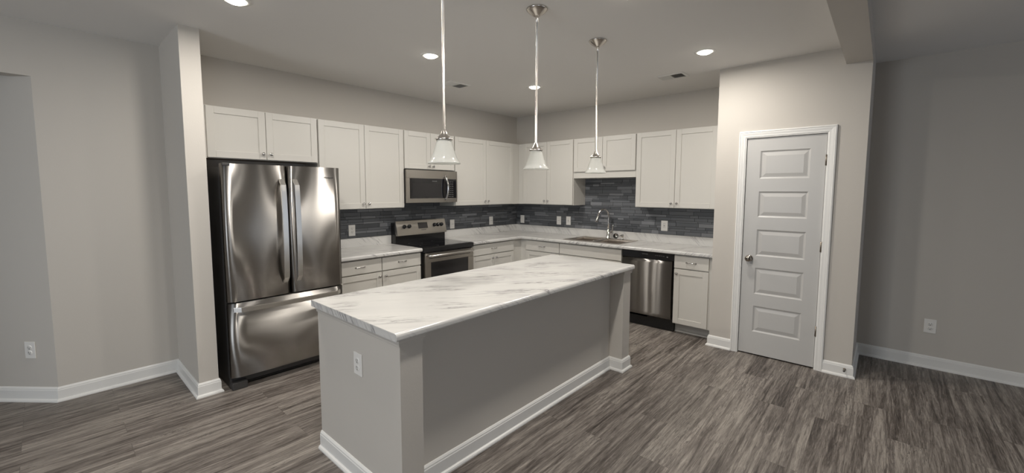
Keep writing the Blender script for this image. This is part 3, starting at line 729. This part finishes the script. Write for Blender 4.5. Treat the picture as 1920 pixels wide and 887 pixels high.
bm = nb(); bx(bm, -.072, .072, -.003, .001, -.038, .038, .001, 1); k = obj('display', bm, 'display', cp, onpanel(.01, .012)); k.rotation_euler = (-sl, 0, 0)
text('brand_lettering', 'FRIGIDAIRE', .015, 'print', cp, onpanel(.015, -.045, .0005), (math.radians(90)-sl, 0, 0))
# oven door
bm = nb(); dz0, dz1 = .245, .853; wx0, wx1, wz0, wz1 = -hw+.098, hw-.092, .355, .742
bx(bm, -hw+.018, hw-.003, yf, yf+.042, wz1, dz1, .003, 1); bx(bm, -hw+.018, hw-.003, yf, yf+.042, dz0, wz0, .003, 1)
bx(bm, -hw+.018, wx0, yf, yf+.042, wz0, wz1, .0, 1); bx(bm, wx1, hw-.003, yf, yf+.042, wz0, wz1, .0, 1)
od = obj('oven_door', bm, 'steelflat', rg)
bm = nb(); bx(bm, wx0, wx1, yf+.004, yf+.040, wz0, wz1); obj('oven_window', bm, 'screen', od)
bm = nb(); bx(bm, -hw+.07, hw-.055, yf-.0004, yf+.002, .786, .792); bx(bm, -hw+.05, hw-.04, yf-.0008, yf+.002, .843, .849); obj('vent_slot', bm, 'black', od)
bm = nb(); tube(bm, [(-hw+.055, yf-.002, .822), (-hw+.060, yf-.040, .822), (-hw+.075, yf-.050, .822), (hw-.060, yf-.050, .822), (hw-.045, yf-.040, .822), (hw-.040, yf-.002, .822)], .0135, 16); obj('handle', bm, 'handle', od)
bm = nb(); bx(bm, -hw+.018, hw-.003, yf, yf+.042, .085, .238, .003, 1); obj('storage_drawer', bm, 'steelflat', rg)

# ---- dishwasher
dw = thing('dishwasher', 'stainless steel dishwasher with a black control strip', 'dishwasher', (-.60, -2.490, 0), math.radians(-90)); hw = .3025
bm = nb(); bx(bm, -hw, hw, .03, .58, .11, .872); bx(bm, -hw, hw, .045, .50, 0, .109); obj('body', bm, 'black', dw)
bm = nb(); bx(bm, -hw, hw, -.024, .0295, .794, .874, .004, 2); cp = obj('control_panel', bm, 'black', dw)
bm = nb(); n = 16; x0, x1, z0, z1 = -hw+.004, hw-.014, .146, .790
prof = []
for i in range(n+1):
    t = i/n; z = z0+(z1-z0)*t; prof.append((-.020 - .016*math.sin(math.pi*(.08+.84*t)), z))
prof += [(.028, z1), (.028, z0)]
A = [bm.verts.new((x0, p[0], p[1])) for p in prof]; B = [bm.verts.new((x1, p[0], p[1])) for p in prof]; fs = [bm.faces.new(A), bm.faces.new(B)]
for i in range(len(prof)):
    j = (i+1) % len(prof); f = bm.faces.new((A[i], A[j], B[j], B[i])); f.smooth = i < n; fs.append(f)
bmesh.ops.recalc_face_normals(bm, faces=fs); obj('front_panel', bm, 'steel', dw)
bm = nb(); bx(bm, -hw, hw, .030, .044, .002, .140, .002, 1); obj('kick_plate', bm, 'black', dw)
text('brand_lettering', 'FRIGIDAIRE', .0135, 'printlight', cp, (-.02, -.0245, .845), (math.radians(90), 0, 0))
bm = nb(); 
for i in range(5): bx(bm, .10+i*.022, .110+i*.022, -.0247, -.024, .838, .842)
obj('button_row', bm, 'printlight', cp)
bm = nb(); bx(bm, .225, .240, -.0247, -.024, .828, .840); obj('start_button', bm, 'printlight', cp)

# ---- island
IX0, IX1, IY0, IY1 = -4.137, -1.746, -1.988, -2.874
isl = thing('kitchen_island', 'long grey painted kitchen island with a recessed seating side', 'island', (-2.94, -2.43, 0)); ox, oy = 2.94, 2.43
EX0, EX1, NY0, PF, PN = -4.105, -1.770, -1.996, -2.848, -2.728
bm = nb(); bx(bm, EX0+ox, EX0+.125+ox, PF+oy, NY0+oy, 0, .8775); obj('end_wall', bm, 'wall', isl)
bm = nb(); bx(bm, EX1-.130+ox, EX1+ox, PF+oy, NY0+oy, 0, .8775); obj('end_wall', bm, 'wall', isl)
bm = nb(); bx(bm, EX0+.1255+ox, EX1-.1305+ox, PN+oy, PN+.05+oy, 0, .8775); obj('back_panel', bm, 'wall', isl)
def islbase(path, name='baseboard'):
    bm = nb(); sweep(bm, [(p[0]+ox, p[1]+oy) for p in path], BASE); obj(name, bm, 'trim', isl)
islbase([(EX0, NY0), (EX0, PF), (EX0+.125, PF), (EX0+.125, PN), (EX1-.13, PN), (EX1-.13, PF), (EX1, PF), (EX1, NY0)][::1])
APR = [(0, .846), (.0085, .846), (.0085, .8575), (.012, .860), (.012, .8775), (0, .8775)]
bm = nb(); sweep(bm, [(p[0]+ox, p[1]+oy) for p in [(EX0, NY0), (EX0, PF), (EX0+.125, PF), (EX0+.125, PF+.05)]], APR); obj('top_moulding', bm, 'wall', isl)
bm = nb(); sweep(bm, [(p[0]+ox, p[1]+oy) for p in [(EX1-.13, PF+.05), (EX1-.13, PF), (EX1, PF), (EX1, NY0)]], APR); obj('top_moulding', bm, 'wall', isl)
# cabinets of the kitchen side
bm = nb(); bx(bm, EX0+.1255+ox, EX1-.1305+ox, PN+.0505+oy, NY0-.022+oy, .112, .8775); obj('cabinet_box', bm, 'cab', isl)
bm = nb(); bx(bm, EX0+.1255+ox, EX1-.1305+ox, PN+.0505+oy, NY0-.10+oy, 0, .1115); obj('toe_kick', bm, 'toe', isl)
iw = (EX1-.134 - (EX0+.129))/4
for i in range(4):
    c = EX0+.129+iw*(i+.5)
    bm = nb(); shaker(bm, iw-.003, .60); o = obj('cabinet_door', bm, 'cab', isl, (c+ox, NY0-.0215+oy, .118), math.pi); add_knob(o, (iw/2-.032)*(1 if i % 2 else -1), .55)
    bm = nb(); bx(bm, -(iw-.003)/2, (iw-.003)/2, -.019, 0, 0, .137, .003, 2); o = obj('drawer', bm, 'cab', isl, (c+ox, NY0-.0215+oy, .728), math.pi); add_pull(o, 0, .069)
# island top
it = thing('island_worktop', 'white grey veined marble patterned worktop on the island', 'worktop', (-2.94, -2.43, .878))
bm = nb(); pts = bull(0, -.06, ZC0, ZC, .018); sweep(bm, [(IX0+ox, IY1+oy), (IX1+ox, IY1+oy)], [(d_, z_-.878) for d_, z_ in pts]); bx(bm, IX0+ox, IX1+ox, IY1+.06+oy, IY0+oy, 0, ZC-.878)
obj('slab', bm, 'marble_top', it)
for x0_, x1_ in ((IX0-.0012, IX0-.0002), (IX1+.0002, IX1+.0012)):
    bm = nb(); bx(bm, x0_+ox, x1_+ox, IY1+.008+oy, IY0+oy, .001, ZC-.880); obj('end_strip', bm, 'marble_side', it)

# ---- outlets and switches
def outlet(label, loc, rotz, kind, w=.078, h=.124, group=None):
    r = thing('wall_outlet' if kind == 'duplex' else ('wall_switch' if kind == 'switch' else 'wall_outlet'), label, 'outlet' if kind != 'switch' else 'switch', loc, rotz, group)
    bm = nb(); bx(bm, -w/2, w/2, -.0065, 0, -h/2, h/2, .003, 2); p = obj('cover_plate', bm, 'plastic', r)
    if kind == 'duplex':
        for s in (-1, 1):
            bm = nb(); lathe(bm, [(0, -.0085), (.0165, -.0085), (.0175, -.007), (.0175, -.005)], (0, 0, s*.0195), 24, 'Y'); q = obj('receptacle', bm, 'plastic', p)
            bm = nb()
            for x in (-.0065, .0065): bx(bm, x-.0014, x+.0014, -.0092, -.0084, s*.0195-.001, s*.0195+.008)
            lathe(bm, [(0, -.0092), (.003, -.0092), (.003, -.0084)], (0, 0, s*.0195-.008), 10, 'Y'); obj('slot', bm, 'slot', q)
    else:
        bm = nb(); bx(bm, -.0165, .0165, -.0095, -.005, -.033, .033, .002, 1); q = obj('rocker' if kind == 'switch' else 'receptacle', bm, 'plastic', p)
        bm = nb()
        if kind == 'gfci':
            for s in (-1, 1):
                for x in (-.0065, .0065): bx(bm, x-.0013, x+.0013, -.0102, -.0094, s*.020-.002, s*.020+.006)
            bx(bm, -.007, .007, -.0104, -.0094, -.004, .004)
            obj('slot', bm, 'slot', q)
        else:
            bx(bm, -.0165, .0165, -.0100, -.0094, -.001, .001); obj('rocker_line', bm, 'slot', q)
    return r
R90 = math.radians(-90)
TB = -.010
outlet('white duplex outlet on the tile left of the range', (-2.846, TB, 1.108), 0, 'duplex')
outlet('white rocker switch on the tile just right of the range', (-1.377, TB, 1.094), 0, 'switch')
outlet('white switch plate on the back wall tile nearest the corner', (-.607, TB, 1.104), 0, 'switch')
outlet('white plate on the sink wall tile nearest the corner', (TB, -.138, 1.104), R90, 'switch')
outlet('left one of the two white plates beside the sink cabinet', (TB, -.850, 1.116), R90, 'switch')
outlet('right one of the two white plates, closer to the faucet', (TB, -1.020, 1.120), R90, 'gfci')
outlet('white outlet on the tile above the dishwasher, right of the faucet', (TB, -2.439, 1.126), R90, 'gfci', .082, .128)
outlet('white outlet low on the bare wall past the pantry', (-.0002, -4.816, .375), R90, 'duplex')
outlet('white duplex outlet on the end of the island', (EX0-.0003, -2.467, .656), R90, 'duplex', .082, .120)
dh = Vector((AX-LX, AY, 0)).normalized(); hp = Vector((LX, 0, 0)) + dh*.182; nrm_ = Vector((-dh.y, dh.x, 0)); nrm_ = nrm_ if nrm_.y < 0 else -nrm_
hp += nrm_*.0004
outlet('white duplex outlet low on the angled hallway wall', (hp.x, hp.y, .388), math.atan2(dh.y, dh.x)+math.pi, 'duplex')

# ---- pendants
def pendant(label, x, y):
    r = thing('pendant_light', label, 'pendant light', (x, y, H), 0, None)
    bm = nb(); lathe(bm, [(0, -.0002), (.068, -.0002), (.070, -.004), (.066, -.010), (.052, -.024), (.034, -.036), (.022, -.046), (.012, -.050), (0, -.050)], (0, 0, 0), 40)
    obj('canopy', bm, 'nickel', r)
    bm = nb(); lathe(bm, [(.0095, -.048), (.0095, -.085), (.0065, -.088), (.0065, -.852), (.0095, -.854), (.0095, -.862)], (0, 0, 0), 16); obj('rod', bm, 'nickel', r)
    bm = nb(); lathe(bm, [(.010, -.850), (.014, -.856), (.018, -.866), (.028, -.882), (.038, -.890), (.043, -.893), (.044, -.899), (.041, -.902), (0, -.902)], (0, 0, 0), 36); obj('socket_cap', bm, 'nickel', r)
    bm = nb(); out = [(.037, -.900), (.040, -.910), (.046, -.930), (.053, -.952), (.060, -.972), (.066, -.990), (.071, -1.000), (.079, -1.012), (.086, -1.021)]
    inn = [(a-.0035, b+.001) for a, b in out[::-1]]
    lathe(bm, out + [(.0855, -1.0235)] + inn, (0, 0, 0), 48); obj('glass_shade', bm, 'shade', r)
    bm = nb(); lathe(bm, [(0, -.902), (.014, -.903), (.014, -.925), (.018, -.938), (.024, -.955), (.024, -.968), (.016, -.980), (0, -.985)], (0, 0, 0), 20); obj('light_bulb', bm, 'plastic', r)
    return r
pendant('nearest of the three unlit glass bell pendants, its canopy cut off by the top edge', -3.735, -2.73)
pendant('middle one of the three unlit glass bell pendants over the island', -2.960, -2.73)
pendant('farthest of the three unlit glass bell pendants, in front of the sink cabinets', -2.195, -2.73)

# ---- recessed lamps
LAB = ['lit round recessed ceiling light nearest the microwave side, left of the first pendant rod', 'lit round recessed ceiling light farthest away, behind the middle pendant rod',
       'lit round recessed ceiling light in front of the pantry wall', 'lit round recessed ceiling light cut by the top edge above the refrigerator',
       'lit round recessed ceiling light cut by the top edge near the far pendant', 'lit round recessed ceiling light above the island end, outside the picture',
       'added unseen ceiling light left of the island, brightening its end']
proto = None
for i, (x, y) in enumerate(DOWNLIGHTS):
    if proto is None:
        proto = r = thing('recessed_light', LAB[i], 'ceiling light', (x, y, H), 0, 'recessed ceiling lights')
        bm = nb(); lathe(bm, [(.058, -.0040), (.062, -.0075), (.080, -.0045), (.084, -.0002)], (0, 0, 0), 40); obj('trim_ring', bm, 'trim', r)
        bm = nb(); lathe(bm, [(0, -.0230), (.020, -.0222), (.038, -.0180), (.051, -.0110), (.0575, -.0035), (.0575, -.0010), (0, -.0008)], (0, 0, 0), 40); obj('diffuser', bm, 'glow', r)
    else:
        r = copy_tree(proto); r.location = (x, y, H); r['label'] = LAB[i]
    area_light('downlight_lamp', (x, y, H-.0245), (0, 0, 0), .11, .11, LAMP_W, LAMP_COL, 'DISK', 180)

# ---- ceiling registers
def vent(label, x, y, rotz, flip=1):
    r = thing('ceiling_vent', label, 'air vent', (x, y, H), rotz); W_, D_ = .285, .190
    bm = nb(); sweep(bm, [(-W_/2, -D_/2), (-W_/2, D_/2), (W_/2, D_/2), (W_/2, -D_/2)], [(0, -.0003), (0, -.003), (.020, -.008), (.024, -.008), (.024, -.0003)], closed=True)
    bx(bm, -.005, .005, -D_/2+.02, D_/2-.02, -.008, -.0003); obj('frame', bm, 'trim', r)
    bm = nb(); bx(bm, -W_/2+.02, W_/2-.02, -D_/2+.02, D_/2-.02, -.0012, -.0004); obj('duct_backing', bm, 'ventdark', r)
    for s in (-1, 1):
        bm = nb()
        for i in range(9):
            cx = s*(.012+i*.0125)+s*.004; t = math.radians(38)*s*flip
            a = Vector((math.sin(t)*.0065, 0, math.cos(t)*.0045)); p = Vector((cx, 0, -.0055))
            y0_, y1_ = -D_/2+.024, D_/2-.024; th = Vector((.0006, 0, 0))
            vs = [bm.verts.new((q.x, yy, min(q.z, -.0014))) for yy in (y0_, y1_) for q in (p-a-th, p-a+th, p+a+th, p+a-th)]
            fs = [bm.faces.new([vs[k] for k in f]) for f in ((0,1,2,3), (7,6,5,4), (0,4,5,1), (1,5,6,2), (2,6,7,3), (3,7,4,0))]
        obj('louver_bank', bm, 'trim', r)
    return r
vent('white ceiling vent above the microwave, half hidden by the first pendant rod', -2.045, -.880, 0)
vent('white ceiling vent above the sink cabinets near the pantry', -.800, -2.775, R90, -1)

# ---- door stop on the baseboard by the pantry corner
ds = thing('door_stop', 'small brass door stop on the baseboard at the pantry corner', 'door stop', (PX-.0135, -4.285, .068))
bm = nb(); lathe(bm, [(0, -.0), (.010, 0), (.010, -.003), (.005, -.004), (.004, -.030), (.004, -.048)], (0, 0, 0), 16, 'X'); obj('post', bm, 'bronze', ds)
bm = nb(); lathe(bm, [(.0045, -.046), (.008, -.048), (.008, -.058), (0, -.060)], (0, 0, 0), 16, 'X'); obj('rubber_tip', bm, 'slot', ds)
